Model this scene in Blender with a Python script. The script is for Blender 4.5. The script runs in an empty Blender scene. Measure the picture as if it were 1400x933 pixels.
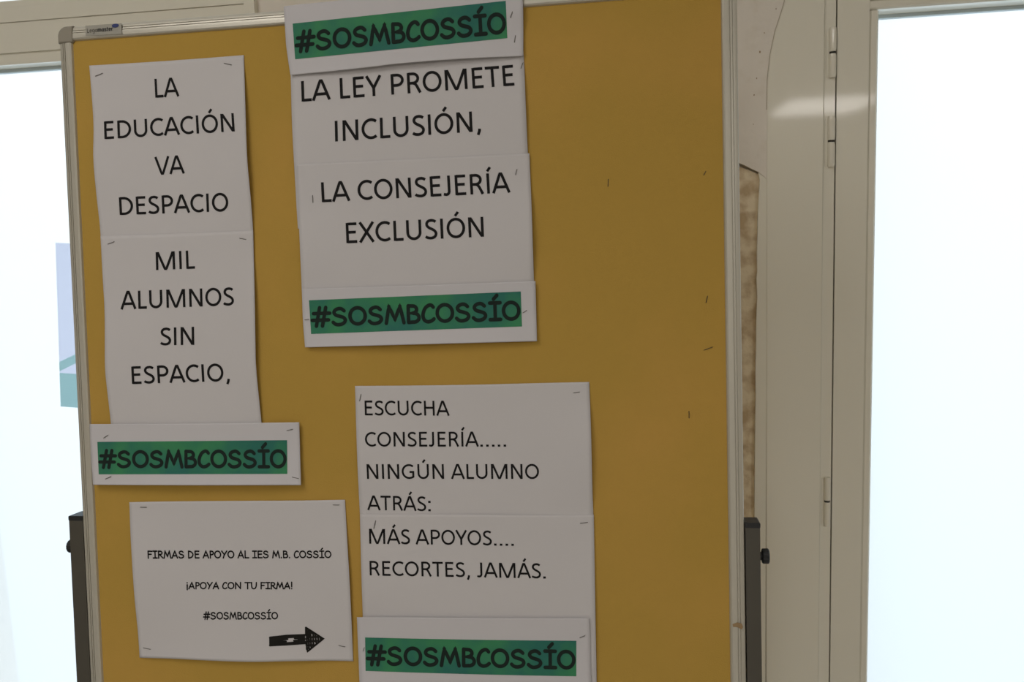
import bpy, math, random
import numpy as np
from mathutils import Matrix, Vector

# ------------------------------------------------------------------ camera, world, lights
S = bpy.context.scene
COL = S.collection
Z0 = 1.83                                   # height of the notice board's top edge above the floor
FPX = 1200.0
PITCH, YAW, ROLL = 0.13562793, 0.14939061, -0.03894714
CAM = np.array([0.75087059, -1.09863842, -0.27480707 + Z0])
LEAN, BW = 0.0903843, 0.86701307            # backward lean and width of the board
EXPOSURE = 0.0
WORLD = 1.5
LAMP_W = 36.0

def rotm(axis, a): return np.array(Matrix.Rotation(a, 3, axis))
RC = rotm('Z', YAW) @ rotm('X', math.pi/2 - PITCH) @ rotm('Z', ROLL)

cd = bpy.data.cameras.new('camera'); cam = bpy.data.objects.new('camera', cd); COL.objects.link(cam)
cd.sensor_width = 36.0; cd.sensor_fit = 'HORIZONTAL'; cd.lens = FPX/1400*36
cd.clip_start = 0.02
m4 = Matrix([list(RC[i]) + [CAM[i]] for i in range(3)] + [[0, 0, 0, 1]])
cam.matrix_world = m4
S.camera = cam
cd.dof.use_dof = True; cd.dof.focus_distance = 1.16; cd.dof.aperture_fstop = 7.0

S.view_settings.view_transform = 'Standard'; S.view_settings.look = 'None'
S.view_settings.gamma = 1; S.view_settings.use_curve_mapping = False
S.view_settings.exposure = EXPOSURE

w = bpy.data.worlds.new('sky'); S.world = w; w.use_nodes = True
nt = w.node_tree; nt.nodes.clear()
tc = nt.nodes.new('ShaderNodeTexCoord'); sx = nt.nodes.new('ShaderNodeSeparateXYZ')
cr = nt.nodes.new('ShaderNodeValToRGB'); mr = nt.nodes.new('ShaderNodeMapRange')
mr.inputs['From Min'].default_value = -0.7; mr.inputs['From Max'].default_value = 0.5
cr.color_ramp.elements[0].position = 0.0; cr.color_ramp.elements[0].color = (.33, .42, .52, 1)
cr.color_ramp.elements[1].position = 0.75; cr.color_ramp.elements[1].color = (.98, 1.0, 1.0, 1)
bg = nt.nodes.new('ShaderNodeBackground'); bg.inputs['Strength'].default_value = WORLD
wo = nt.nodes.new('ShaderNodeOutputWorld')
nt.links.new(tc.outputs['Generated'], sx.inputs[0]); nt.links.new(sx.outputs['Z'], mr.inputs['Value'])
nt.links.new(mr.outputs[0], cr.inputs[0]); nt.links.new(cr.outputs[0], bg.inputs['Color'])
nt.links.new(bg.outputs[0], wo.inputs['Surface'])

def ceiling_lamp(x, y, e=LAMP_W, sx_=0.75, sy_=1.4):
    l = bpy.data.lights.new('ceiling_lamp', 'AREA'); l.shape = 'RECTANGLE'; l.size = sx_; l.size_y = sy_
    l.energy = e; l.color = (1.0, 0.955, 0.90)
    o = bpy.data.objects.new('ceiling_lamp', l); COL.objects.link(o); o.location = (x, y, 2.72)
for lx, ly, le, lw, ll in ((-.25, -1.35, 13, .6, 1.2), (.2, -4.2, 36, .75, 1.4), (3.1, -3.4, 32, .75, 1.4), (-.2, -7.2, 45, .75, 1.4), (2.85, -8.9, 60, 1.0, 1.6)):
    ceiling_lamp(lx, ly, le, lw, ll)

# ------------------------------------------------------------------ from pixel to the board's plane or to the wall
NB = np.array([0, -math.cos(LEAN), math.sin(LEAN)])     # board normal, towards the room
UP = np.array([0, math.sin(LEAN), math.cos(LEAN)])
BO = np.array([0, 0, Z0])
def ray(px, py): return RC @ np.array([(px-700)/FPX, (466.5-py)/FPX, -1.0])
def at(px, py, d=0.0):
    """point on the board plane, d metres in front of the frame's face"""
    r = ray(px, py); t = (d - (CAM-BO) @ NB)/(r @ NB); return CAM + t*r
def uv(px, py, d=0.0):
    P = at(px, py, d) - BO; return P[0], -(P @ UP)
def bp(u, v, d=0.0):
    return BO + np.array([u, 0, 0]) - v*UP + d*NB
def wp(px, py, Y):
    r = ray(px, py); return CAM + (Y-CAM[1])/r[1]*r

# ------------------------------------------------------------------ materials
def mat(name, col, rough=0.6, metal=0.0, spec=0.5, noise=None, bump=None, coat=0.0):
    """noise = (scale, colour2, contrast lo, hi) mottles the colour; bump = (scale, strength)"""
    m = bpy.data.materials.new(name); m.use_nodes = True
    n = m.node_tree.nodes; L = m.node_tree.links; b = n['Principled BSDF']
    b.inputs['Base Color'].default_value = (*col, 1); b.inputs['Roughness'].default_value = rough
    b.inputs['Metallic'].default_value = metal; b.inputs['Specular IOR Level'].default_value = spec
    b.inputs['Coat Weight'].default_value = coat; b.inputs['Coat Roughness'].default_value = 0.05
    t = n.new('ShaderNodeTexCoord')
    if noise:
        z = n.new('ShaderNodeTexNoise'); z.inputs['Scale'].default_value = noise[0]; z.inputs['Detail'].default_value = 4
        r = n.new('ShaderNodeMapRange'); r.inputs['From Min'].default_value = noise[2]; r.inputs['From Max'].default_value = noise[3]
        x = n.new('ShaderNodeMix'); x.data_type = 'RGBA'
        x.inputs[6].default_value = (*col, 1); x.inputs[7].default_value = (*noise[1], 1)
        L.new(t.outputs['Object'], z.inputs['Vector']); L.new(z.outputs['Fac'], r.inputs['Value'])
        L.new(r.outputs[0], x.inputs[0]); L.new(x.outputs[2], b.inputs['Base Color'])
    if bump:
        z = n.new('ShaderNodeTexNoise'); z.inputs['Scale'].default_value = bump[0]; z.inputs['Detail'].default_value = 5
        u = n.new('ShaderNodeBump'); u.inputs['Strength'].default_value = bump[1]; u.inputs['Distance'].default_value = 0.002
        L.new(t.outputs['Object'], z.inputs['Vector']); L.new(z.outputs['Fac'], u.inputs['Height'])
        L.new(u.outputs[0], b.inputs['Normal'])
    return m

M = {}
M['paper'] = mat('white_paper', (.63, .61, .625), .75, spec=.2)
M['paper_cool'] = mat('white_paper_cool', (.63, .615, .645), .75, spec=.2)
M['ink'] = mat('black_ink', (.012, .011, .012), .7, spec=.15)
M['marker'] = mat('black_marker', (.016, .015, .013), .8, spec=.15)
M['pencil_ink'] = mat('ink_on_green', (.014, .024, .021), .75, spec=.15)
M['green'] = mat('green_print', (.05, .255, .115), .65, spec=.2, noise=(16, (.03, .17, .135), .40, .62))
M['felt'] = mat('ochre_felt', (.50, .316, .070), .95, spec=.05, noise=(5, (.55, .332, .080), .45, .75), bump=(900, .25))
M['alu'] = mat('champagne_aluminium', (.56, .535, .465), .38, metal=.35, spec=.4)
M['cap'] = mat('grey_plastic', (.29, .265, .215), .55)
M['plate'] = mat('silver_plate', (.36, .345, .30), .5, metal=.1)
M['blue'] = mat('blue_print', (.015, .03, .16), .5)
M['post'] = mat('dark_grey_paint', (.075, .068, .054), .5)
M['black'] = mat('black_plastic', (.012, .013, .016), .45)
M['rubber'] = mat('black_rubber', (.015, .016, .017), .6, bump=(300, .2))
M['steel'] = mat('staple_steel', (.16, .15, .14), .5, metal=.5)
M['rust'] = mat('dulled_staple_steel', (.10, .085, .05), .6, metal=.3)
M['cream'] = mat('cream_gloss_paint', (.86, .835, .735), .5, spec=.4, coat=.55)
M['plaster'] = mat('painted_plaster', (.84, .79, .725), .7, noise=(22, (.77, .71, .62), .52, .72), bump=(70, .5))
M['raw'] = mat('bare_brown_filler', (.88, .77, .58), .9, noise=(38, (.60, .46, .29), .42, .64), bump=(120, .6))
M['shell'] = mat('wall_paint', (.68, .65, .58), .8)
M['floor'] = mat('terrazzo_floor', (.42, .40, .36), .35, noise=(60, (.30, .28, .25), .45, .6))
M['gasket'] = mat('gasket', (.66, .76, .80), .6)
M['dark'] = mat('dark_gap', (.03, .028, .024), .8)
M['crack'] = mat('dusty_crack', (.50, .45, .36), .8)
M['stain'] = mat('brown_stain', (.33, .22, .11), .7)

def pane_mat():
    m = bpy.data.materials.new('frosted_glass'); m.use_nodes = True
    n = m.node_tree.nodes; L = m.node_tree.links; n.clear()
    a = n.new('ShaderNodeBsdfTranslucent'); a.inputs[0].default_value = (.93, .97, .99, 1)
    b = n.new('ShaderNodeBsdfTransparent'); b.inputs[0].default_value = (.95, .98, .99, 1)
    x = n.new('ShaderNodeMixShader'); x.inputs[0].default_value = .5
    o = n.new('ShaderNodeOutputMaterial')
    L.new(a.outputs[0], x.inputs[1]); L.new(b.outputs[0], x.inputs[2]); L.new(x.outputs[0], o.inputs[0])
    return m
M['pane'] = pane_mat()
def backlit(name, col):
    m = bpy.data.materials.new(name); m.use_nodes = True
    n = m.node_tree.nodes; L = m.node_tree.links; n.clear()
    a = n.new('ShaderNodeBsdfTranslucent'); a.inputs[0].default_value = (*col, 1)
    x = n.new('ShaderNodeMixShader'); x.inputs[0].default_value = .4
    b = n.new('ShaderNodeBsdfTransparent'); b.inputs[0].default_value = (*col, 1)
    o = n.new('ShaderNodeOutputMaterial')
    L.new(a.outputs[0], x.inputs[1]); L.new(b.outputs[0], x.inputs[2]); L.new(x.outputs[0], o.inputs[0])
    return m
M['poster'] = backlit('thin_blue_print', (.78, .79, .86))
M['poster_green'] = backlit('thin_green_print', (.70, .85, .79))

# ------------------------------------------------------------------ object helpers
def obj(name, verts, faces, m, parent=None, smooth=False):
    verts = [np.array(v, float) for v in verts]
    a = np.array(verts); c = (a.min(0)+a.max(0))/2
    me = bpy.data.meshes.new(name); me.from_pydata([tuple(v-c) for v in verts], [], faces); me.update()
    me.materials.append(m)
    if smooth:
        for p in me.polygons: p.use_smooth = True
    o = bpy.data.objects.new(name, me); COL.objects.link(o)
    o['_c'] = list(c); o.location = c
    if parent is not None:
        o.parent = parent
        pc = np.array(parent['_c']); o.location = c-pc
    return o
def empty(name, loc):
    o = bpy.data.objects.new(name, None); COL.objects.link(o); o.location = loc; o['_c'] = list(map(float, loc))
    o.empty_display_size = .05
    return o
def tag(o, label, cat, group=None):
    o['label'] = label; o['category'] = cat
    if group: o['group'] = group
    return o
def struct(o): o['kind'] = 'structure'; return o

class MB:
    def __init__(s): s.v = []; s.f = []
    def add(s, v, f):
        k = len(s.v); s.v += [np.array(p, float) for p in v]; s.f += [tuple(i+k for i in q) for q in f]; return s
    def box(s, x0, x1, y0, y1, z0, z1):
        v = [(x, y, z) for z in (z0, z1) for y in (y0, y1) for x in (x0, x1)]
        return s.add(v, [(0, 2, 3, 1), (4, 5, 7, 6), (0, 1, 5, 4), (2, 6, 7, 3), (0, 4, 6, 2), (1, 3, 7, 5)])
    def prism(s, front, back):
        n = len(front); f = [tuple(range(n)), tuple(reversed(range(n, 2*n)))]
        for i in range(n): j = (i+1) % n; f.append((j, i, i+n, j+n))
        return s.add(list(front)+list(back), f)
    def bevbox(s, c, ax, ay, az, b):
        """box about c with half-axis vectors, its long edges chamfered by b (metres)"""
        c = np.array(c); ax, ay, az = map(np.array, (ax, ay, az)); la, ly = np.linalg.norm(ax), np.linalg.norm(ay)
        p, q = 1-b/la, 1-b/ly
        ring = [(-p, -1), (p, -1), (1, -q), (1, q), (p, 1), (-p, 1), (-1, q), (-1, -q)]
        lo = [c+x*ax+y*ay-az for x, y in ring]; hi = [c+x*ax+y*ay+az for x, y in ring]
        return s.prism(lo, hi)
    def cyl(s, c, axis, e1, r, h, n=24, knurl=0.0):
        axis = np.array(axis)/np.linalg.norm(axis); e1 = np.array(e1); e2 = np.cross(axis, e1); c = np.array(c)
        rings = []
        prof = [(-h/2, .86), (-h/2+.12*h, 1), (h/2-.12*h, 1), (h/2, .86)]
        for z, k in prof:
            rings.append([c+axis*z+(e1*math.cos(2*math.pi*i/n)+e2*math.sin(2*math.pi*i/n))*r*k*(1-knurl*(i % 2)) for i in range(n)])
        v = sum(rings, []); f = [tuple(reversed(range(n))), tuple(range(3*n, 4*n))]
        for k in range(3):
            for i in range(n): j = (i+1) % n; f.append((k*n+i, k*n+j, (k+1)*n+j, (k+1)*n+i))
        return s.add(v, f)
    def build(s, name, m, parent=None, smooth=False): return obj(name, s.v, s.f, m, parent, smooth)

def wbox(name, x0, x1, y0, y1, z0, z1, m, parent=None): return MB().box(x0, x1, y0, y1, z0, z1).build(name, m, parent)

# ------------------------------------------------------------------ the room
RX0, RX1, RY0, CEIL = -3.2, 5.2, -11.0, 2.75
YW = 0.38                                                # front face of the window wall
struct(wbox('floor', RX0-.2, RX1+.2, RY0-.2, YW+.4, -.1, 0, M['floor']))
struct(wbox('ceiling', RX0-.2, RX1+.2, RY0-.2, YW+.4, CEIL, CEIL+.1, M['shell']))
struct(wbox('wall_back', RX0-.2, RX1+.2, RY0-.2, RY0, 0, CEIL, M['shell']))
struct(wbox('wall_left', RX0-.2, RX0, RY0, YW+.2, 0, CEIL, M['shell']))
struct(wbox('wall_right', RX1, RX1+.2, RY0, YW+.2, 0, CEIL, M['shell']))

wxp = lambda px, py=300: float(wp(px, py, YW)[0])
wzp = lambda px, py: float(wp(px, py, YW)[2])
# window on the left: opening x from WL to WR
WL, WR = -.66, wxp(352, 8)
ZT = Z0+.037                                             # top of both panes
ZB = Z0+.1445                                             # top of the transom
XP0, XP1 = wxp(1047, 300), None
DJ0 = wxp(1045, 400); DS = wxp(1122.3, 400); DG = wxp(1137, 400); DL = wxp(1139, 400)
DB = wxp(1182.5, 300); DP = wxp(1195, 300)
DR = 2.10                                                # door leaf's far edge
wf = MB()
wf.box(RX0, WL, YW, YW+.2, 0, CEIL)
wf.box(WL, WR, YW, YW+.2, 0, .30); wf.box(WL, WR, YW, YW+.2, 2.60, CEIL)
wf.box(WR, DJ0, YW, YW+.2, 0, CEIL)
wf.box(DJ0, DR+.14, YW, YW+.2, 2.45, CEIL); wf.box(DR+.14, RX1, YW, YW+.2, 0, CEIL)
struct(wf.build('wall_front', M['plaster']))

# ---- window_1
wn = struct(empty('window_1', (WL, YW, .30)))
fr = .052
z1, z2, z3 = wzp(0, 74), wzp(0, 33), wzp(0, 12)
xin0, xin1 = WL+.055, wxp(337.5, 8)
wbox('window_rail', xin0, xin1, YW-.004, YW+.06, z1, z2, M['cream'], wn)
wbox('window_bead', xin0, xin1, YW+.000, YW+.045, ZT, z1, M['cream'], wn)
wbox('window_transom', xin0, xin1, YW-.0065, YW+.08, z2+.0005, z3, M['cream'], wn)
wbox('window_transom', xin0, xin1, YW-.005, YW+.08, z3+.0005, ZB, M['cream'], wn)
wbox('window_jamb', WL, xin0, YW-.012, YW+.08, .30, 2.60, M['cream'], wn)
wbox('window_jamb', wxp(338, 8), WR, YW-.014, YW+.08, .30, 2.60, M['cream'], wn)
wbox('window_sill', xin0, xin1, YW-.012, YW+.08, .30, .38, M['cream'], wn)
wbox('window_head', xin0, xin1, YW-.012, YW+.08, 2.53, 2.60, M['cream'], wn)
wbox('gasket', xin0, xin1, YW+.036, YW+.048, ZT-.006, ZT+.002, M['gasket'], wn)
wbox('glass_pane', xin0, xin1, YW+.046, YW+.052, .38, ZT, M['pane'], wn)
wbox('glass_pane', xin0, xin1, YW+.046, YW+.052, ZB, 2.53, M['pane'], wn)

# ---- door_1: glazed door on the right with its hinges
dr = struct(empty('door_1', (DL, YW, 0)))
YD = YW-.010
zb1 = wzp(1187, 1.8)                                      # top of the bead
wbox('stile', DL, DB, YD, YD+.05, .02, 2.38, M['cream'], dr)
wbox('stile', DR-.07, DR, YD, YD+.05, .02, 2.38, M['cream'], dr)
wbox('top_rail', DB+.0006, DR-.0706, YD, YD+.05, zb1+.0008, 2.38, M['cream'], dr)
wbox('bottom_rail', DB+.0006, DR-.0706, YD, YD+.05, .02, .28, M['cream'], dr)
zj = wzp(1190, 15.5)
bl = MB().bevbox(((DB+DP)/2+.0004, YD+.0265, (.28+zj)/2), ((DP-DB)/2-.0004, 0, 0), (0, .0245, 0), (0, 0, (zj-.28)/2-.0005), .0025)
bl.build('glazing_bead', M['cream'], dr)
zt2 = wzp(1200, 14)
b2 = MB().bevbox(((DB+DR-.07)/2, YD+.0265, (zt2+zb1)/2), (0, .0245, 0), (0, 0, (zb1-zt2)/2), ((DR-.07-DB)/2-.0006, 0, 0), .0025)
b2.build('glazing_bead', M['cream'], dr)
wbox('gasket', DP, DR-.07, YD+.046, YD+.058, zt2-.0055, zt2+.002, M['gasket'], dr)
wbox('glass_pane', DP-.003, DR-.06, YD+.056, YD+.062, .27, zt2+.001, M['pane'], dr)

# ---- door frame (jamb with its rebated strip)
trim = struct(empty('trim_1', (DJ0, YW, 0)))
MB().bevbox(((DJ0+DS)/2, YW+.09, 1.225), ((DS-DJ0)/2-.0010, 0, 0), (0, .1055, 0), (0, 0, 1.225), .0012).build('door_jamb', M['cream'], trim)
wbox('jamb_strip', DS, DG, YW-.010, YW+.19, 0, 2.45, M['cream'], trim)
wbox('shadow_gap', DG, DL, YW+.012, YW+.05, 0, 2.45, M['dark'], trim)
wbox('door_jamb', DR+.003, DR+.14, YW-.012, YW+.19, 0, 2.45, M['cream'], trim)
wbox('door_head', DG, DR+.003, YW-.008, YW+.19, 2.385, 2.45, M['cream'], trim)

# ---- hinges: two knuckles, an added dark ring standing in for the dark gap between
def hinge(xa, xb, ya, ym, yb):
    xm = (xa+xb)/2; x0, x1 = wxp(xa, ym), wxp(xb, ym)
    r = (x1-x0)/2; xc = (x0+x1)/2
    za, zm, zz = wzp(xm, ya), wzp(xm, ym), wzp(xm, yb)
    yc = YW-.013
    h = empty('hinge', (xc, yc, zm)); h.parent = dr
    h.location = np.array([xc, yc, zm])-np.array(dr['_c'])
    for k, (lo, hi) in enumerate(((zm+.0016, za), (zz, zm-.0016))):
        MB().cyl((xc, yc, (lo+hi)/2), (0, 0, 1), (1, 0, 0), r, hi-lo, 20).build('hinge_knuckle', M['cream'], h)
    MB().cyl((xc, yc, zm), (0, 0, 1), (1, 0, 0), r*.9, .0036, 20).build('hinge_gap', M['dark'], h)
    MB().box(xc-r*1.55, xc, YW-.0115, YW-.0098, zz+.002, za-.002).build('hinge_leaf', M['cream'], h)
hinge(1131, 1141, 40, 74, 108)
hinge(1129, 1139.3, 160, 194, 229)
hinge(1124, 1133, 650, 682, 716)

# ---- plaster skin over the wall beside the frame, broken away at the bottom
def wallpoly(name, pts, y0, y1, m, parent=None):
    f = [wp(x, y, y0) for x, y in pts]; b = [p+np.array([0, y1-y0, 0]) for p in f]
    return MB().prism(f, b).build(name, m, parent)
tr = struct(empty('trim_2', (wxp(1010), YW, 1.2)))
wallpoly('plaster_skin', [(930, -60), (930, 190), (985, 212), (1010, 222.5), (1020, 227), (1031, 232.5), (1036.5, 235), (1043, 240), (1048.4, 245),
          (1048.6, 200), (1048.8, 150), (1049.6, 110), (1053, 75), (1060, 42), (1068, 18), (1076, -10), (1088, -60)], YW-.0165, YW-.012, M['plaster'], tr)
wallpoly('plaster_base', [(930, -60), (930, 150), (1046, 150), (1046, -60)], YW-.012, YW, M['plaster'], tr)
rg = [(1037, 236), (1039, 246), (1038, 262), (1036.5, 290), (1036, 320), (1035, 345), (1035.5, 372), (1034.2, 380), (1035.5, 405), (1034, 440), (1034, 470),
      (1033, 505), (1033.4, 540), (1032.6, 580), (1032.2, 640), (1031.8, 700), (1031, 780), (1030, 960)]
wallpoly('plaster_edge', rg+[(1046.5, 960), (1047, 700), (1048, 400), (1048.5, 242)], YW-.0145, YW, M['cream'], tr)
wallpoly('bare_filler', [(930, 150), (1010, 228)]+[(1020, 231), (1036, 238)]+[(x+2, y) for x, y in rg[1:]]+[(930, 960)], YW-.006, YW-.0005, M['raw'], tr)
cv = [(1076, -10), (1068, 18), (1060, 42), (1053, 75), (1049.2, 110), (1048.6, 150)]
wallpoly('plaster_crack', cv+[(x-1.0, y) for x, y in reversed(cv)], YW-.0168, YW-.0160, M['crack'], tr)
for (x, y, r) in ((1039, 71, 1.3), (1034.5, 107, .9), (1031, 130, 1.0), (1045, 45, .8), (1061, 12, .8), (1030, 170, .6)):
    wallpoly('plaster_pit', [(x+r*math.cos(a)*.8, y+r*math.sin(a)*1.3) for a in np.arange(0, 6.28, 1.05)], YW-.0168, YW-.0160, M['stain'], tr)

# ------------------------------------------------------------------ the notice board on its stand
FW = .0185; DPAN = -.004
BH = 1.20
board = empty('notice_board', (BW/2, -1.83*math.sin(LEAN)*.5, 0))
board['_c'] = [BW/2, -1.83*math.sin(LEAN)*.5, 0.0]
tag(board, 'ochre felt notice board in a champagne metal frame on dark grey posts', 'notice board')
def bbox_uv(u0, u1, v0, v1, d0, d1):
    c = bp((u0+u1)/2, (v0+v1)/2, (d0+d1)/2)
    return c, np.array([(u1-u0)/2, 0, 0]), UP*(v1-v0)/2, NB*(d1-d0)/2
def bbox(name, u0, u1, v0, v1, d0, d1, m, parent, b=0.0008):
    c, ax, ay, az = bbox_uv(u0, u1, v0, v1, d0, d1)
    return MB().bevbox(c, ax, ay, az, b).build(name, m, parent)
bbox('felt_panel', FW*.6, BW-FW*.6, FW*.6, BH-FW*.6, DPAN-.010, DPAN, M['felt'], board)
# frame bars: profile (distance from outer edge, d)
fd_ = lambda a: -.0030*max(0, 1-a/.0125)**2                # gently domed towards the outer edge
PROF = [(-.0008, -.020), (-.0008, -.0135), (-.0008, -.0115), (0, -.0112), (0, -.0042), (.0003, -.0034)] + [(a, fd_(a)) for a in (.001, .0025, .004, .0054)] + [(.0056, -.0021), (.0063, -.0021)] + [(a, fd_(a)) for a in (.0065, .0075, .0084)] \
    + [(.0086, -.0016), (.0093, -.0016)] + [(a, fd_(a)) for a in (.0095, .0110, .0125)] + [(.0155, 0), (.0174, -.0012), (FW, -.004), (FW, -.020)]
def frame_bar(kind):
    n = len(PROF); A = []; B = []
    c = .021
    for a, d in PROF:
        if kind == 'top': A.append(bp(c, a, d)); B.append(bp(BW-c, a, d))
        if kind == 'bottom': A.append(bp(BW-c, BH-a, d)); B.append(bp(c, BH-a, d))
        if kind == 'left': A.append(bp(a, BH-c, d)); B.append(bp(a, c, d))
        if kind == 'right': A.append(bp(BW-a, c, d)); B.append(bp(BW-a, BH-c, d))
    mb = MB(); f = [(i, (i+1) % n, (i+1) % n+n, i+n) for i in range(n)] + [tuple(reversed(range(n))), tuple(range(n, 2*n))]
    mb.add(A+B, f); return mb.build('frame_bar', M['alu'], board)
for k in ('top', 'bottom', 'left', 'right'): frame_bar(k)
for su, sv in ((0, 0), (1, 0), (0, 1), (1, 1)):
    pts = []
    R, s_ = .013, .0212
    for k in range(9):
        a = math.pi+math.pi/2*k/8
        pts.append((R+R*math.cos(a)-.0006, R+R*math.sin(a)-.0006))
    pts += [(s_, -.0006), (s_, FW+.0004), (FW+.0004, s_), (-.0006, s_)]
    rings = []
    for ins, d in ((0, -.0205), (0, -.0022), (.0006, -.0002), (.0022, .0008)):
        rr = []
        for (a, b) in pts:
            a2 = min(max(a, ins-.0006), s_-ins*.2); b2 = min(max(b, ins-.0006), s_-ins*.2)
            ca, cb_ = .011, .011
            if ins: a2 = a+(ca-a)*ins/.011; b2 = b+(cb_-b)*ins/.011
            rr.append(bp(a2 if not su else BW-a2, b2 if not sv else BH-b2, d))
        rings.append(rr)
    n = len(pts); v = sum(rings, []); f = [tuple(range(3*n, 4*n)), tuple(reversed(range(n)))]
    for k in range(3):
        for i in range(n): j = (i+1) % n; f.append((k*n+i, k*n+j, (k+1)*n+j, (k+1)*n+i))
    obj('corner_cap', v, f, M['cap'], board, smooth=False)
# posts, caps and clamp knobs
def post(left):
    v0 = uv(104, 711)[1] if left else uv(1030, 721)[1]
    if left: u0, u1 = uv(94.3, 712, -.004)[0], -.0012
    else: u0, u1 = BW+.0016, uv(1039.2, 725, -.004)[0]
    vend = 1.83/math.cos(LEAN)-.03
    p = bbox('post', u0, u1, v0, vend, -.030, -.004, M['post'], board, .0012)
    bbox('post_cap', u0-.0004, u1+.0004, v0-.0042, v0+.0022, -.0305, -.0035, M['black'], p, .001)
    ku = (u0-.006) if left else (u1+.0075)
    kv = uv(90, 747, -.016)[1] if left else uv(1047, 761, -.016)[1]
    MB().cyl(bp(ku, kv, -.017), (1, 0, 0), UP, .0092, .0085, 28, .07).build('clamp_knob', M['rubber'], p)
    MB().cyl(bp((ku+(u0 if left else u1))/2, kv, -.017), (1, 0, 0), UP, .0052, .011, 16).build('knob_stem', M['black'], p)
    c = bp((u0+u1)/2, 1.83/math.cos(LEAN)-.02, -.017)
    MB().bevbox((c[0], c[1], .0325), (.014, 0, 0), (0, 0, .0175), (0, .24, 0), .004).build('foot', M['post'], p)
    for s in (-1, 1): MB().cyl((c[0], c[1]+s*.21, .0075), (0, 0, 1), (1, 0, 0), .013, .015, 16).build('foot_pad', M['rubber'], p)
    return u0, u1
pl = post(True); pr = post(False)
bbox('crossbar', pl[1]-.005, pr[0]+.005, 1.55, 1.58, -.028, -.008, M['post'], board, .002)
# small brown mark on the frame's right bar
def dab(name, pts, d, m, parent):
    return MB().prism([at(x, y, d) for x, y in pts], [at(x, y, d)-NB*.0003 for x, y in pts]).build(name, m, parent)
dab('brown_stain', [(1001.5, 854), (1008, 851.5), (1014, 853), (1016, 858), (1014, 861), (1008, 858), (1002, 857.5)], .0004, M['stain'], board)

# ------------------------------------------------------------------ lettering
def arc(cx, cy, rx, ry, a0, a1, n=14):
    return [(cx+rx*math.cos(math.radians(a0+(a1-a0)*i/n)), cy+ry*math.sin(math.radians(a0+(a1-a0)*i/n))) for i in range(n+1)]
def spl(P, n=4):
    out = []
    for i in range(len(P)-1):
        p0, p1, p2, p3 = (np.array(P[max(i-1, 0)]), np.array(P[i]), np.array(P[i+1]), np.array(P[min(i+2, len(P)-1)]))
        for k in range(n):
            t = k/n; out.append(tuple(.5*((2*p1)+(-p0+p2)*t+(2*p0-5*p1+4*p2-p3)*t*t+(-p0+3*p1-3*p2+p3)*t**3)))
    return out+[P[-1]]
SC = spl([(.622, .855), (.53, .915), (.40, .938), (.25, .905), (.165, .80), (.175, .68), (.27, .58), (.42, .50), (.56, .405), (.622, .28), (.575, .14), (.44, .065), (.29, .06), (.16, .095), (.09, .145)])
SANS = {   # humanist sans capitals, cap height 1: (advance, strokes)
 'A': (.916, [[(.05, 0), (.40, .90), (.425, .945), (.49, .945), (.515, .90), (.866, 0)], [(.19, .30), (.73, .30)]]),
 'C': (.844, [arc(.53, .5, .415, .44, 52, 308, 22)]),
 'D': (.974, [[(.2, 0), (.2, 1)], [(.2, .94), (.40, .94)]+arc(.40, .5, .455, .44, 90, -90, 18)+[(.2, .06)]]),
 'E': (.773, [[(.2, 0), (.2, 1)], [(.2, .94), (.68, .94)], [(.2, .53), (.635, .53)], [(.2, .06), (.69, .06)]]),
 'G': (.998, [arc(.55, .5, .435, .44, 52, 270, 20)+[(.70, .085), (.83, .145), (.83, .47), (.58, .47)]]),
 'H': (.986, [[(.19, 0), (.19, 1)], [(.796, 0), (.796, 1)], [(.19, .53), (.796, .53)]]),
 'I': (.399, [[(.2, 0), (.2, 1)]]),
 'J': (.505, [[(.325, 1), (.325, .27)]+arc(.17, .22, .155, .165, 0, -95, 8)+[(.04, .085)]]),
 'L': (.665, [[(.2, 0), (.2, 1)], [(.2, .06), (.635, .06)]]),
 'M': (1.353, [[(.19, 0), (.19, 1)], [(1.165, 0), (1.165, 1)], [(.235, .985), (.62, .09), (.645, .055), (.71, .055), (.735, .09), (1.12, .985)]]),
 'N': (1.022, [[(.19, 0), (.19, 1)], [(.832, 0), (.832, 1)], [(.225, .965), (.80, .035)]]),
 'O': (1.048, [arc(.524, .5, .405, .445, 0, 360, 32)]),
 'P': (.818, [[(.2, 0), (.2, 1)], [(.2, .94), (.43, .94)]+arc(.43, .69, .285, .25, 90, -90, 14)+[(.2, .44)]]),
 'R': (.859, [[(.2, 0), (.2, 1)], [(.2, .94), (.42, .94)]+arc(.42, .715, .255, .225, 90, -90, 14)+[(.2, .49)], [(.40, .49), (.52, .455), (.60, .34), (.765, 0)]]),
 'S': (.727, [SC]),
 'T': (.771, [[(.025, .94), (.745, .94)], [(.385, .94), (.385, 0)]]),
 'U': (1.015, [[(.19, 1), (.19, .37)]+arc(.507, .37, .317, .31, 180, 360, 16)+[(.824, 1)]]),
 'V': (.898, [[(.05, 1), (.39, .10), (.415, .055), (.483, .055), (.508, .10), (.848, 1)]]),
 'X': (.821, [[(.07, 1), (.755, 0)], [(.755, 1), (.065, 0)]]),
 'Y': (.771, [[(.04, 1), (.385, .40)], [(.735, 1), (.385, .40)], [(.385, .44), (.385, 0)]]),
 ',': (.395, [[(.235, .13), (.215, .0), (.145, -.17)]]),
 '.': (.40, [[(.2, -.01), (.2, .135)]]),
 ':': (.42, [[(.2, -.01), (.2, .135)], [(.2, .56), (.2, .705)]]),
 ' ': (.358, []),
}
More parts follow.
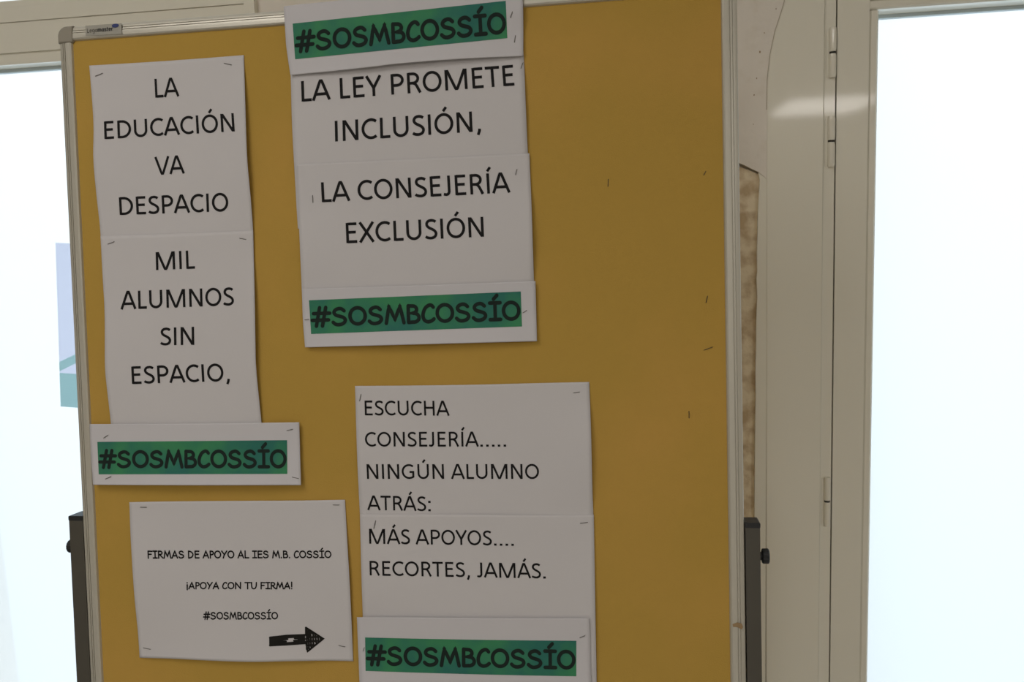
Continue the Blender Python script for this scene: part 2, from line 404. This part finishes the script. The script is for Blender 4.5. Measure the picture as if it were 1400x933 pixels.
HAND = {   # rounded handwriting-like capitals
 'A': (1.0, [[(.07, .04), (.30, .50), (.52, .95), (.70, .50), (.88, .04)], [(.26, .33), (.78, .35)]]),
 'B': (.86, [[(.17, .95), (.16, .06)], [(.17, .94), (.42, .93)]+arc(.42, .74, .22, .19, 90, -80, 8)+[(.2, .54), (.48, .53)]+arc(.47, .30, .29, .24, 80, -100, 10)+[(.16, .05)]]),
 'C': (.82, [spl([(.72, .83), (.62, .93), (.48, .94), (.27, .80), (.13, .48), (.17, .19), (.36, .06), (.58, .09), (.74, .20)])]),
 'D': (.99, [[(.18, .95), (.17, .05)], spl([(.18, .94), (.42, .90), (.68, .76), (.82, .52), (.74, .26), (.50, .10), (.17, .05)])]),
 'E': (.83, [[(.17, .95), (.17, .05)], [(.17, .94), (.72, .93)], [(.17, .52), (.66, .54)], [(.17, .06), (.73, .06)]]),
 'F': (.80, [[(.17, .95), (.16, .03)], [(.17, .94), (.73, .91)], [(.17, .53), (.62, .54)]]),
 'I': (.75, [[(.09, .94), (.68, .94)], [(.09, .06), (.68, .06)], [(.39, .94), (.38, .06)]]),
 'L': (.75, [[(.15, .96), (.14, .06), (.66, .06)]]),
 'M': (1.2, [[(.10, .04), (.28, .95), (.60, .24), (.90, .95), (1.10, .04)]]),
 'N': (1.09, [[(.15, .04), (.16, .94), (.88, .08), (.90, .96)]]),
 'O': (1.09, [arc(.54, .5, .43, .44, 0, 360, 28)]),
 'P': (.71, [[(.16, .95), (.15, .03)], [(.16, .93), (.36, .93)]+arc(.36, .70, .26, .23, 90, -90, 10)+[(.16, .47)]]),
 'R': (.86, [[(.16, .95), (.15, .03)], [(.16, .93), (.38, .93)]+arc(.40, .72, .27, .21, 90, -90, 10)+[(.18, .50)], [(.32, .49), (.78, .05)]]),
 'S': (.95, [spl([(.74, .80), (.60, .91), (.44, .93), (.25, .86), (.17, .72), (.27, .58), (.48, .51), (.70, .43), (.79, .28), (.68, .12), (.44, .05), (.24, .08), (.10, .19)])]),
 'T': (.93, [[(.06, .93), (.88, .93)], [(.47, .93), (.46, .03)]]),
 'U': (1.0, [spl([(.13, .95), (.15, .40), (.26, .13), (.46, .05), (.68, .12), (.82, .40), (.86, .95)])]),
 'Y': (.87, [[(.07, .95), (.43, .48)], [(.82, .95), (.43, .46), (.26, .03)]]),
 '#': (1.15, [[(.52, 1.02), (.30, .00)], [(.86, 1.02), (.64, .00)], [(.16, .70), (1.08, .70)], [(.07, .33), (1.0, .33)]]),
 '.': (.36, [[(.17, .04), (.18, .08)]]),
 '!': (.36, [[(.18, 1.0), (.18, .33)], [(.18, .04), (.18, .07)]]),
 '¡': (.36, [[(.18, .62), (.18, -.10)], [(.18, .90), (.18, .93)]]),
 ' ': (.42, []),
}
LOWER = {   # small lower case for the maker's plate, x-height .7
 'L': (.55, [[(.12, 1), (.12, .05), (.5, .05)]]),
 'e': (.62, [[(.12, .37), (.52, .37)]+arc(.32, .35, .2, .31, 0, 320, 14)]),
 'g': (.62, [arc(.30, .36, .2, .31, 0, 360, 14), [(.51, .68), (.51, -.08)]+arc(.31, -.08, .2, .2, 0, -140, 6)]),
 'a': (.62, [arc(.30, .34, .2, .29, 0, 360, 14), [(.51, .68), (.51, .03)]]),
 'm': (.95, [[(.12, .68), (.12, 0)], [(.12, .45)]+arc(.29, .46, .16, .2, 180, 0, 6)+[(.45, 0)], [(.45, .45)]+arc(.62, .46, .16, .2, 180, 0, 6)+[(.78, 0)]]),
 's': (.52, [[(.43, .58), (.27, .64), (.12, .52), (.27, .36), (.43, .2), (.27, .05), (.08, .10)]]),
 't': (.42, [[(.18, .9), (.18, .15), (.35, .05)], [(.04, .66), (.36, .66)]]),
 'r': (.42, [[(.12, .68), (.12, 0)], [(.12, .45), (.22, .62), (.38, .64)]]),
}
ACC = {'Ó': 'O', 'Í': 'I', 'Ú': 'U', 'Á': 'A'}

def ribbon(P, wd, roundcap, wdy=None):
    """2-D ribbon along a polyline: (verts, faces)"""
    Q = []
    for a, b in zip(P[:-1], P[1:]):
        a, b = np.array(a, float), np.array(b, float); n = max(1, int(math.ceil(np.linalg.norm(b-a)/.3)))
        for k in range(n): Q.append(a+(b-a)*k/n)
    Q.append(np.array(P[-1], float))
    Q = [q for i, q in enumerate(Q) if i == 0 or np.linalg.norm(q-Q[i-1]) > 1e-5]
    closed = len(Q) > 5 and np.linalg.norm(Q[0]-Q[-1]) < 1e-4
    h = wd/2; V = []; n = len(Q)
    for i in range(n):
        a = Q[i-1] if i else (Q[-2] if closed else None); c = Q[i+1] if i < n-1 else (Q[1] if closed else None)
        d1 = (Q[i]-a)/np.linalg.norm(Q[i]-a) if a is not None else None
        d2 = (c-Q[i])/np.linalg.norm(c-Q[i]) if c is not None else None
        if d1 is None: d1 = d2
        if d2 is None: d2 = d1
        n1 = np.array([-d1[1], d1[0]]); n2 = np.array([-d2[1], d2[0]]); m = n1+n2; l = np.linalg.norm(m)
        m = m/l if l > 1e-6 else n1
        k = min(1/max(m @ n1, .3), 1.7)
        V.append(Q[i]+m*h*k); V.append(Q[i]-m*h*k)
    F = [(2*i, 2*i+1, 2*i+3, 2*i+2) for i in range(n-1)]
    if roundcap:
        pts = [0, n-1] if not closed else []
        sharp = [i for i in range(1, n-1) if (Q[i]-Q[i-1]) @ (Q[i+1]-Q[i]) < .75*np.linalg.norm(Q[i]-Q[i-1])*np.linalg.norm(Q[i+1]-Q[i])]
        for i in pts+sharp:
            k = len(V); c = 10
            V += [Q[i]+h*np.array([math.cos(-2*math.pi*j/c), math.sin(-2*math.pi*j/c)]) for j in range(c)]
            F.append(tuple(range(k, k+c)))
    return V, F
def layout(text, font, wd, roundcap, dotw=None):
    x = 0; V = []; F = []; ink = []
    for ch in text:
        base = ACC.get(ch, ch); adv, strokes = font[base]
        st = [(s, wd) for s in strokes]
        if base in '.,:!¡' and font is SANS: st = [(s, wd*(1.3 if base != ',' else 1.0)) for s in strokes]
        if ch in ACC:
            c = adv/2 if base != 'A' else .47*adv+.02
            st.append(([(c-.02, 1.10), (c+.14, 1.30)], wd*.95) if font is SANS else ([(c-.06, 1.14), (c+.14, 1.34)], wd))
        for s, wdt in st:
            v, f = ribbon(s, wdt, roundcap); k = len(V)
            V += [p+np.array([x, 0]) for p in v]; F += [tuple(i+k for i in q) for q in f]
            ink += [p[0]+x for p in v]
        x += adv
    return V, F, min(ink), max(ink)
def letter(name, parent, text, font, wd, quad, dfun, m, roundcap=False, lift=.00028):
    """quad = pixel corners of the line's cap-height box: bottom left, bottom right, top left, top right"""
    V, F, a, b = layout(text, font, wd, roundcap)
    BL, BR, TL, TR = [np.array(q, float) for q in quad]
    out = []
    for p in V:
        s = (p[0]-a)/(b-a); t = p[1]
        q = (BL*(1-s)+BR*s)*(1-t)+(TL*(1-s)+TR*s)*t
        out.append(at(q[0], q[1], dfun(q[0], q[1])+lift))
    return obj(name, out, F, m, parent)

# maker's plate on the top bar
pq = [(116.7, 35.2), (165.8, 31.8), (166.7, 46.3), (117.1, 49.0)]
plate = MB().prism([at(x, y, .0009) for x, y in reversed(pq)], [at(x, y, -.0006) for x, y in reversed(pq)]).build('name_plate', M['plate'], board)
fd = lambda x, y: .0011
letter('plate_lettering', plate, 'Lega', LOWER, .09, ((119.2, 45.0), (133.0, 43.7), (118.9, 38.6), (132.8, 37.6)), fd, M['post'])
letter('plate_lettering', plate, 'master', LOWER, .17, ((133.6, 43.6), (154.2, 41.7), (133.4, 37.5), (154, 36.0)), fd, M['black'])
el = [(157.6+4.9*math.cos(a), 35.0-.35*math.cos(a)*1.2+2.7*math.sin(a)) for a in np.linspace(0, 2*math.pi, 20)[:-1]]
MB().prism([at(x, y, .0013) for x, y in el], [at(x, y, .0005) for x, y in el]).build('plate_emblem', M['blue'], plate)

# ------------------------------------------------------------------ sheets of paper
def polyat(P, t):
    """point at parameter t (by chord length) of a polyline"""
    P = [np.array(p, float) for p in P]; L = [0]
    for a, b in zip(P[:-1], P[1:]): L.append(L[-1]+np.linalg.norm(b-a))
    x = t*L[-1]
    for i in range(len(P)-1):
        if x <= L[i+1]+1e-9:
            # smooth the polyline with a Catmull-Rom segment
            k = (x-L[i])/max(L[i+1]-L[i], 1e-9)
            p0, p1, p2, p3 = P[max(i-1, 0)], P[i], P[i+1], P[min(i+2, len(P)-1)]
            if len(P) == 2: return p1+(p2-p1)*k
            return .5*((2*p1)+(-p0+p2)*k+(2*p0-5*p1+4*p2-p3)*k*k+(-p0+3*p1-3*p2+p3)*k**3)
    return P[-1]
def sheet(top, right, bottom, left, lift, m, label, cat='paper sheet', group='paper sheets stapled to the notice board', nu=36, nv=36):
    """top/bottom run left to right, left/right run top to bottom, in pixels; lift(s, t) = millimetres in front of the felt"""
    c00, c10, c01, c11 = map(lambda p: np.array(p, float), (top[0], top[-1], bottom[0], bottom[-1]))
    xs = [p[0] for p in top+bottom]; ys = [p[1] for p in left+right]
    TL, TR, BL_, BR_ = c00, c10, c01, c11
    def st(x, y):
        # invert the corner quad (bilinear) with a few Newton steps
        s, t = .5, .5
        for _ in range(6):
            q = TL*(1-s)*(1-t)+TR*s*(1-t)+BL_*(1-s)*t+BR_*s*t
            ds = (TR-TL)*(1-t)+(BR_-BL_)*t; dt = (BL_-TL)*(1-s)+(BR_-TR)*s
            e = np.array([x, y])-q; det = ds[0]*dt[1]-ds[1]*dt[0]
            s += (e[0]*dt[1]-e[1]*dt[0])/det; t += (ds[0]*e[1]-ds[1]*e[0])/det
        return min(max(s, -.05), 1.05), min(max(t, -.05), 1.05)
    def dfun(x, y):
        s, t = st(x, y); return DPAN+lift(s, t)/1000
    V = []; n1, m1 = nu+1, nv+1
    for j in range(m1):
        t = j/nv
        for i in range(n1):
            s = i/nu
            p = (1-t)*polyat(top, s)+t*polyat(bottom, s)+(1-s)*polyat(left, t)+s*polyat(right, t) \
                - ((1-s)*(1-t)*c00+s*(1-t)*c10+(1-s)*t*c01+s*t*c11)
            V.append(at(p[0], p[1], dfun(p[0], p[1])))
    K = len(V); V += [v-NB*.00016 for v in V]
    F = []
    for j in range(nv):
        for i in range(nu):
            a = j*n1+i; F.append((a, a+n1, a+n1+1, a+1)); F.append((a+K, a+1+K, a+n1+1+K, a+n1+K))
    for i in range(nu):
        a = i; F.append((a, a+1, a+1+K, a+K)); b = nv*n1+i; F.append((b+1, b, b+K, b+1+K))
    for j in range(nv):
        a = j*n1; F.append((a+n1, a, a+K, a+n1+K)); b = j*n1+nu; F.append((b, b+n1, b+n1+K, b+K))
    o = obj('paper_sheet', V, F, m, smooth=False)
    for p in o.data.polygons[:2*nu*nv]: p.use_smooth = True
    tag(o, label, cat, group)
    return o, dfun
def banner(parent, dfun, quad, tquad, bow=0.0):
    TL, TR, BR, BL = [np.array(q, float) for q in quad]
    V = []; F = []; n, m_ = 36, 20
    for j in range(m_+1):
        t = j/m_
        for i in range(n+1):
            s = i/n; q = (TL*(1-s)+TR*s)*(1-t)+(BL*(1-s)+BR*s)*t+np.array([0, bow*4*s*(1-s)])
            V.append(at(q[0], q[1], dfun(q[0], q[1])+.0003))
    for j in range(m_):
        for i in range(n): a = j*(n+1)+i; F.append((a, a+n+1, a+n+2, a+1))
    b = obj('green_banner', V, F, M['green'], parent)
    letter('banner_text', b, '#SOSMBCOSSÍO', HAND, .20, tquad, dfun, M['pencil_ink'], True, .0006)
def staple(x0, y0, x1, y1, d, label, m='steel', top=.0004, group=None):
    A, B = np.array([x0, y0], float), np.array([x1, y1], float)
    P = at(*A, d+top); Q = at(*B, d+top); dd = (Q-P)/np.linalg.norm(Q-P); sd = np.cross(dd, NB); r = .00042
    mb = MB()
    ring = lambda c, e1, e2: [c+r*(e1*math.cos(k*math.pi/4)+e2*math.sin(k*math.pi/4)) for k in range(8)]
    path = [(P-NB*.006, sd, dd), (P-NB*.0003, sd, dd), (P+dd*.0005+NB*.0002, sd, -NB+0*dd), (Q-dd*.0005+NB*.0002, sd, -NB), (Q-NB*.0003, sd, -dd), (Q-NB*.006, sd, -dd)]
    V = []; 
    for c, e1, e2 in path: V += ring(c, e1, e2)
    F = [tuple(reversed(range(8))), tuple(range(40, 48))]
    for k in range(5):
        for i in range(8): j = (i+1) % 8; F.append((k*8+i, k*8+j, (k+1)*8+j, (k+1)*8+i))
    o = mb.add(V, F).build('staple', M[m], None)
    tag(o, label, 'staple', group or 'staples in the sheets and the felt'); return o
def clamp(x, a=0., b=1.): return max(a, min(b, x))
def bump(x, a, b): return math.sin(math.pi*clamp((x-a)/(b-a)))

PAP, PAC = M['paper'], M['paper_cool']
INK = .142
# 1: LA EDUCACION VA DESPACIO
s1, d1 = sheet([(122.0, 89.7), (225, 83.5), (333.4, 75.4)], [(333.4, 75.4), (335.3, 143), (337.8, 215), (342.3, 267), (346, 319), (347.6, 398)],
  [(142.5, 404), (347.6, 398)], [(122.0, 89.7), (127.6, 165), (127.6, 217), (131.5, 264), (137.3, 319), (142.5, 404)],
  lambda s, t: 1.2+7*s**5*bump(t, .04, .78)+3*(1-s)**5*bump(t, .2, .75)+.8*math.sin(9*t)**2*bump(t, 0, .7), PAP,
  'white paper sheet reading LA EDUCACIÓN VA DESPACIO at the upper left of the board')
for tx, q in (('LA', ((212.3, 133.6), (245.3, 131.6), (211, 107.9), (243.7, 105.9))),
              ('EDUCACIÓN', ((142.8, 190.3), (321, 179.7), (142.0, 166.3), (319.4, 154.7))),
              ('VA', ((211.7, 239.2), (252.7, 237.2), (210.9, 214.8), (251.5, 212.3))),
              ('DESPACIO', ((163.7, 294.1), (312.5, 289.0), (162.4, 270.0), (311.6, 263.6)))):
    letter('text_line', s1, tx, SANS, INK, q, d1, M['ink'])
# 2: MIL ALUMNOS SIN ESPACIO
s2, d2 = sheet([(137.3, 322.8), (240, 319.5), (346, 315.2)], [(346, 315.2), (348, 399), (349.2, 470), (350.4, 507), (357.5, 579), (362, 628)],
  [(155, 631), (362, 628)], [(137.3, 322.8), (140, 373), (143, 430), (143.5, 500), (146, 530), (151.5, 579), (155, 631)],
  lambda s, t: 2.1+1.2*(1-t)**6+6*s**4*bump(t, .12, .9)+4*(1-s)**4*bump(t, .3, .88), PAP,
  'white paper sheet reading MIL ALUMNOS SIN ESPACIO, hung below the EDUCACIÓN sheet')
for tx, q in (('MIL', ((213.4, 369.6), (266.7, 367.3), (212.7, 345), (265.6, 342.4))),
              ('ALUMNOS', ((164.7, 423.4), (320, 417.6), (164, 398.5), (319.4, 393.0))),
              ('SIN', ((218.8, 472.4), (265.6, 471.8), (218.5, 448.6), (265.3, 447))),
              ('ESPACIO,', ((180.5, 525.3), (314.4, 521.3), (179.3, 501.5), (313, 497)))):
    letter('text_line', s2, tx, SANS, INK, q, d2, M['ink'])
# 3: lower left hashtag strip
s3, d3 = sheet([(122.3, 580.2), (260, 579.5), (409.1, 577.7)], [(409.1, 577.7), (411.4, 663.8)], [(127.0, 663.4), (270, 664), (411.4, 663.8)], [(122.3, 580.2), (124.4, 625), (127.0, 663.4)],
  lambda s, t: 5.0+1.5*(1-t)**3+6*t**3*(.35+bump(s, -.1, 1.1)), PAC, 'white strip with green hashtag banner, stapled under the ESPACIO sheet at the board\'s left frame')
banner(s3, d3, [(133, 604.5), (392.5, 602.2), (392.8, 648.3), (135, 648.9)], ((134.2, 639.6), (392, 640.0), (133.6, 616.8), (391.6, 615.3)))
# 5: LA LEY PROMETE INCLUSION
s5, d5 = sheet([(396.2, 78), (714.5, 60)], [(714.5, 60), (716.4, 83), (719, 150), (721.6, 209), (726, 295)], [(407.2, 313), (726, 295)], [(396.2, 78), (397.6, 110), (399.3, 171.7), (404.2, 262), (407.2, 313)],
  lambda s, t: 1.2+3*s**5*bump(t, .1, .7)+2*(1-s)**4*bump(t, .3, .8)+.6*math.sin(6*s)**2*bump(t, .2, .6), PAP,
  'white paper sheet reading LA LEY PROMETE INCLUSIÓN')
letter('text_line', s5, 'LA LEY PROMETE', SANS, INK, ((412.4, 139.0), (703.5, 116.7), (411.5, 111.0), (701.4, 88.8)), d5, M['ink'])
letter('text_line', s5, 'INCLUSIÓN,', SANS, INK, ((458.2, 193.7), (657.8, 179.5), (457.5, 165.4), (656.5, 151.6)), d5, M['ink'])
# 4: top hashtag strip, over the frame's top bar
s4, d4 = sheet([(387.8, 8.8), (404, 6.4), (450, 2), (560, -11), (714.3, -27)], [(714.3, -27), (715.4, 30), (715.4, 76.8)], [(397.0, 102.9), (450, 97.8), (510, 91.2), (550, 86.5), (630, 80.5), (715.4, 76.8)],
  [(387.8, 8.8), (390.4, 50), (391.8, 67), (397.0, 102.9)],
  lambda s, t: 3.0+4.2*(lambda k: k*k*(3-2*k))(clamp((.72-t)/.36))+5*t**4*(.3+bump(s, .05, 1.0)), PAC, 'white strip with green hashtag banner, lapping over the top bar of the frame')
banner(s4, d4, [(400.1, 32.3), (691.4, 1.1), (693.6, 52.1), (403.5, 81)], ((402.8, 71.2), (692.6, 45.2), (402.0, 44.6), (690.8, 16.8)))
# 6: LA CONSEJERIA EXCLUSION
s6, d6 = sheet([(405.3, 224.5), (560, 217.5), (723.8, 209.6)], [(723.8, 209.6), (727.3, 300), (730, 384.5), (731.3, 430)], [(414.5, 436), (731.3, 430)], [(405.3, 224.5), (409.1, 317), (412.4, 393), (414.5, 436)],
  lambda s, t: 2.2+1.0*(1-t)**6+5*s**6*bump(t, .2, .8)+3*(1-s)**5*bump(t, .3, .78), PAP, 'white paper sheet reading LA CONSEJERÍA EXCLUSIÓN')
letter('text_line', s6, 'LA CONSEJERÍA', SANS, INK, ((440.1, 276.6), (698.2, 263.3), (438.7, 249.5), (696.6, 235.6)), d6, M['ink'])
letter('text_line', s6, 'EXCLUSIÓN', SANS, INK, ((473.6, 332.7), (661.8, 323.8), (472.5, 305), (660.6, 296.5)), d6, M['ink'])
# 7: middle hashtag strip
s7, d7 = sheet([(412.6, 395.3), (500, 392.5), (620, 388.7), (732.0, 384.4)], [(732.0, 384.4), (734.2, 466.8)], [(417.0, 475.2), (560, 471.5), (734.2, 466.8)], [(412.6, 395.3), (414.2, 440), (417.0, 475.2)],
  lambda s, t: 4.0+2.0*(1-t)**3+4*t**3*(.4+bump(s, 0, 1)), PAC, 'white strip with green hashtag banner, stapled under the CONSEJERÍA EXCLUSIÓN sheet')
banner(s7, d7, [(422.4, 410.8), (712, 398.8), (713.7, 446.6), (425.3, 456.9)], ((424.6, 446.6), (712.2, 437.6), (423.6, 421.8), (711.2, 411.6)))
# 8: FIRMAS DE APOYO
s8, d8 = sheet([(176.8, 687), (231, 686), (330, 685.2), (417, 684.7), (471.6, 683.7)], [(471.6, 683.7), (475, 745), (478.6, 809), (482.9, 904.6)],
  [(190.8, 899.8), (237, 901.3), (331.8, 905.4), (403, 904.4), (450, 903.8), (482.9, 904.6)], [(176.8, 687), (178.7, 737.5), (183.2, 809), (188.6, 866), (190.8, 899.8)],
  lambda s, t: 1.4+5*t**5*bump(s, -.1, 1.0)+4*(1-s)**4*bump(t, .1, .95)+4*s**4*bump(t, .1, .95), PAP, 'white paper sheet reading FIRMAS DE APOYO with a hand-drawn black arrow')
letter('text_line', s8, 'FIRMAS DE APOYO AL IES M.B. COSSÍO', HAND, .195, ((201.9, 764.0), (453.3, 763.3), (201.4, 753.4), (453, 753.4)), d8, M['ink'], True)
letter('text_line', s8, '¡APOYA CON TU FIRMA!', HAND, .195, ((255.1, 805.9), (399.7, 805.9), (255, 796.4), (399.6, 796.4)), d8, M['ink'], True)
letter('text_line', s8, '#SOSMBCOSSÍO', HAND, .195, ((277.4, 847.4), (380.2, 847.2), (277.2, 837.4), (380, 837.4)), d8, M['ink'], True)
def scribble(strokes, wd, name, parent, dfun, m):
    V = []; F = []
    for s in strokes:
        v, f = ribbon([(x/10, -y/10) for x, y in s], wd/10, True); k = len(V)
        V += [at(p[0]*10, -p[1]*10, dfun(p[0]*10, -p[1]*10)+.0003) for p in v]; F += [tuple(i+k for i in q) for q in f]
    return obj(name, V, F, m, parent)
ar = [[(369.3, 872.2), (369.4, 883.2)], [(369, 872.2), (390, 869.8), (417.5, 868.6)], [(369, 883.0), (392, 881.8), (418.5, 879.8)],
      [(370, 874.4), (395, 871.8), (416, 870.8)], [(370, 880.9), (395, 879.6), (417, 877.8)], [(371, 876.5), (386, 875.2), (393, 874.4)], [(371, 878.8), (380, 878.2), (391, 877.6)],
      [(403, 873.4), (416, 872.8)], [(402, 876.6), (416, 875.6)], [(376, 877.2), (384, 876.8)], [(408, 875), (417, 874.2)],
      [(418.2, 858.6), (441.8, 873.8), (420.6, 891.0), (418.6, 880)], [(418.2, 858.6), (418.4, 869)],
      [(419.5, 861), (419.4, 888)], [(422, 863), (422.4, 887)], [(424.4, 864), (424.6, 871)], [(425, 874), (425.4, 884.6)], [(428, 866), (428.4, 870.6)], [(428.2, 873.6), (428.6, 882.4)],
      [(431, 868), (431.8, 876)], [(432, 878.4), (432.6, 879.4)], [(434.5, 870), (435.5, 876.6)], [(438, 872), (438.4, 875)], [(420, 872), (437, 871.2)], [(420, 877.6), (434, 876.8)], [(420.6, 866.4), (428, 865.8)], [(421, 883), (428, 882.4)]]
scribble(ar, 2.7, 'drawn_arrow', s8, d8, M['marker'])
# 9: ESCUCHA CONSEJERIA
s9, d9 = sheet([(485.3, 528), (564.5, 527.4), (650, 526.2), (740, 524), (805.6, 522.6)], [(805.6, 522.6), (808, 590), (809.8, 666), (811.2, 704), (812, 742)],
  [(493.4, 742), (812, 742)], [(485.3, 528), (488.4, 628), (492, 704), (493.4, 742)],
  lambda s, t: 1.3+6*s**6*bump(t, .1, .8)+3*(1-s)**5*bump(t, .2, .8), PAP, 'white paper sheet reading ESCUCHA CONSEJERÍA NINGÚN ALUMNO ATRÁS')
for tx, q in (('ESCUCHA', ((498.9, 568.1), (614.8, 568.7), (498.3, 548.1), (614, 548.4))),
              ('CONSEJERÍA.....', ((499.2, 610.9), (692, 610.9), (498.6, 591.1), (691.5, 590.5))),
              ('NINGÚN ALUMNO', ((501.8, 655.2), (737.2, 655.2), (501, 635), (736.6, 634.8))),
              ('ATRÁS:', ((502.2, 697.6), (589, 699.3), (501.6, 678), (588.6, 679.3)))):
    letter('text_line', s9, tx, SANS, .136, q, d9, M['ink'])
# 10: MAS APOYOS
s10, d10 = sheet([(492.0, 703.6), (616, 703.6), (759, 704.8), (811.8, 704)], [(811.8, 704), (813.5, 809), (815.7, 933), (816.0, 948)], [(498.5, 948), (816.0, 948)], [(492.0, 703.6), (494.3, 795), (496, 845), (498.5, 948)],
  lambda s, t: 2.2+1.6*(1-t)**8*bump(s, .2, .9)+1.5*s**6*bump(t, .15, 1.1)+3*(1-s)**5*bump(t, .15, .56), PAP, 'white paper sheet reading MÁS APOYOS RECORTES JAMÁS')
letter('text_line', s10, 'MÁS APOYOS....', SANS, .136, ((504.9, 743.8), (702.6, 746.6), (504.4, 723.4), (702.1, 726.4)), d10, M['ink'])
letter('text_line', s10, 'RECORTES, JAMÁS.', SANS, .136, ((505.6, 787.2), (746.3, 791.4), (505, 767.4), (745.6, 770.8)), d10, M['ink'])
# 11: bottom hashtag strip
s11, d11 = sheet([(487.9, 844.4), (560, 844.6), (680, 845.6), (806.2, 845.6)], [(806.2, 845.6), (808.2, 933), (808.8, 958)], [(492.4, 953), (808.8, 958)], [(487.9, 844.4), (491.3, 930), (492.4, 953)],
  lambda s, t: 4.2+3*(1-t)**3+3*t**3, PAC, 'white strip with green hashtag banner, stapled over the foot of the MÁS APOYOS sheet')
banner(s11, d11, [(499.2, 872), (787.9, 876.6), (787.9, 925.2), (499.8, 917.8)], ((500.2, 909.2), (787.2, 915.4), (499.6, 884.0), (786.8, 890.0)), .8)

# ------------------------------------------------------------------ staples
for a, df, what in (
  ((130.2, 104.4, 140.2, 100.1), d1, 'top left corner of the EDUCACIÓN sheet'), ((306.2, 86.4, 316.2, 88.7), d1, 'top right corner of the EDUCACIÓN sheet'),
  ((147.3, 333.9, 155.9, 330.7), d2, 'top left corner of the MIL ALUMNOS sheet'), ((327.5, 325.9, 336.1, 327.3), d2, 'top right corner of the MIL ALUMNOS sheet'),
  ((141.3, 599.4, 147.6, 595.4), d3, 'top left corner of the hashtag strip beside the left frame'), ((391.9, 589, 399.9, 587.3), d3, 'top right corner of the hashtag strip below ESPACIO'),
  ((143.8, 655.4, 151.6, 652), d3, 'bottom left corner of the hashtag strip beside the left frame'), ((399.3, 652.6, 407.9, 654.6), d3, 'bottom right corner of the hashtag strip below ESPACIO'),
  ((191.6, 693.8, 200.2, 694), d8, 'top left corner of the FIRMAS sheet'), ((455.2, 690.8, 463.7, 690.8), d8, 'top right corner of the FIRMAS sheet'),
  ((195.9, 886.3, 205.9, 888.3), d8, 'bottom left corner of the FIRMAS sheet'), ((462.9, 882.9, 471.7, 884.9), d8, 'bottom right corner of the FIRMAS sheet'),
  ((697.9, 23.6, 700.7, 15.7), d4, 'upper right end of the topmost hashtag strip'), ((703.3, 57.9, 704.7, 48.6), d4, 'lower right end of the topmost hashtag strip'),
  ((712.1, 93.6, 715.0, 85.7), d5, 'top right corner of the LEY PROMETE sheet'),
  ((427.3, 267.2, 427.8, 277.2), d6, 'left side of the CONSEJERÍA EXCLUSIÓN sheet'), ((704.8, 239.2, 706.8, 231.4), d6, 'top right corner of the CONSEJERÍA EXCLUSIÓN sheet'),
  ((416.5, 437.6, 422.0, 436.8), d7, 'left end of the middle hashtag strip below EXCLUSIÓN'), ((714.8, 428, 720, 424.6), d7, 'right end of the middle hashtag strip below EXCLUSIÓN'),
  ((491.5, 548.6, 493.5, 539.5), d9, 'top left corner of the ESCUCHA sheet'), ((783.9, 537.5, 792.2, 536.3), d9, 'top right corner of the ESCUCHA sheet'),
  ((510.9, 723.2, 513.5, 712.3), d10, 'top left corner of the MÁS APOYOS sheet'), ((793.3, 716, 803.4, 714.6), d10, 'top right corner of the MÁS APOYOS sheet'),
  ((792.5, 872.6, 799.6, 869.7), d11, 'right end of the lowest hashtag strip'), ((496.2, 891, 498.0, 886), d11, 'left end of the lowest hashtag strip')):
    x0, y0, x1, y1 = a
    staple(x0, y0, x1, y1, df((x0+x1)/2, (y0+y1)/2), 'thin metal staple in the '+what)
for (x0, y0, x1, y1), what in (((962.2, 239.5, 965.0, 234.2), 'highest of those near the right frame'), ((965.2, 414.0, 967.4, 405), 'second from the top near the right frame'),
  ((962.6, 479.0, 974.2, 474.6), 'lying nearly flat near the right frame'), ((942, 562.5, 942.2, 572.0), 'lowest on the empty right part of the board'), ((831.6, 245, 831.2, 255), 'right of the CONSEJERÍA sheet')):
    staple(x0, y0, x1, y1, DPAN, 'dull leftover staple in bare ochre felt, '+what, 'rust', group='leftover staples in the bare felt')

# ------------------------------------------------------------------ poster on the left window
YPO = YW+.0445
tl = wp(75.8, 332, YPO); b_l = wp(83, 556, YPO)
dn = (b_l-tl)/np.linalg.norm(b_l-tl); rt = np.array([-dn[2], 0, dn[0]]); PH = np.linalg.norm(b_l-tl); PW = .21
def pflat(q, y0, y1):
    f = [tl+rt*a+dn*b for a, b in q]
    return MB().prism([p+np.array([0, y0, 0]) for p in f], [p+np.array([0, y1, 0]) for p in f])
po = pflat([(0, PH), (PW, PH), (PW, 0), (0, 0)], 0, .0006).build('poster', M['poster'])
tag(po, 'pale blue poster with green bands stuck on the bright window glass behind the board', 'poster')
g = PH*(509-332)/224; g1 = PH*(494-332)/224; kk = .52
pflat([(0, PH), (PW, PH), (PW, g), (0, g)], -.0003, -.0001).build('green_band', M['poster_green'], po)
pflat([(0, g-.003), (.075, g1-.075*kk+.018), (.075, g1-.075*kk), (0, g1)], -.0003, -.0001).build('green_stripe', M['poster_green'], po)

for o in bpy.data.objects:
    if '_c' in o: del o['_c']
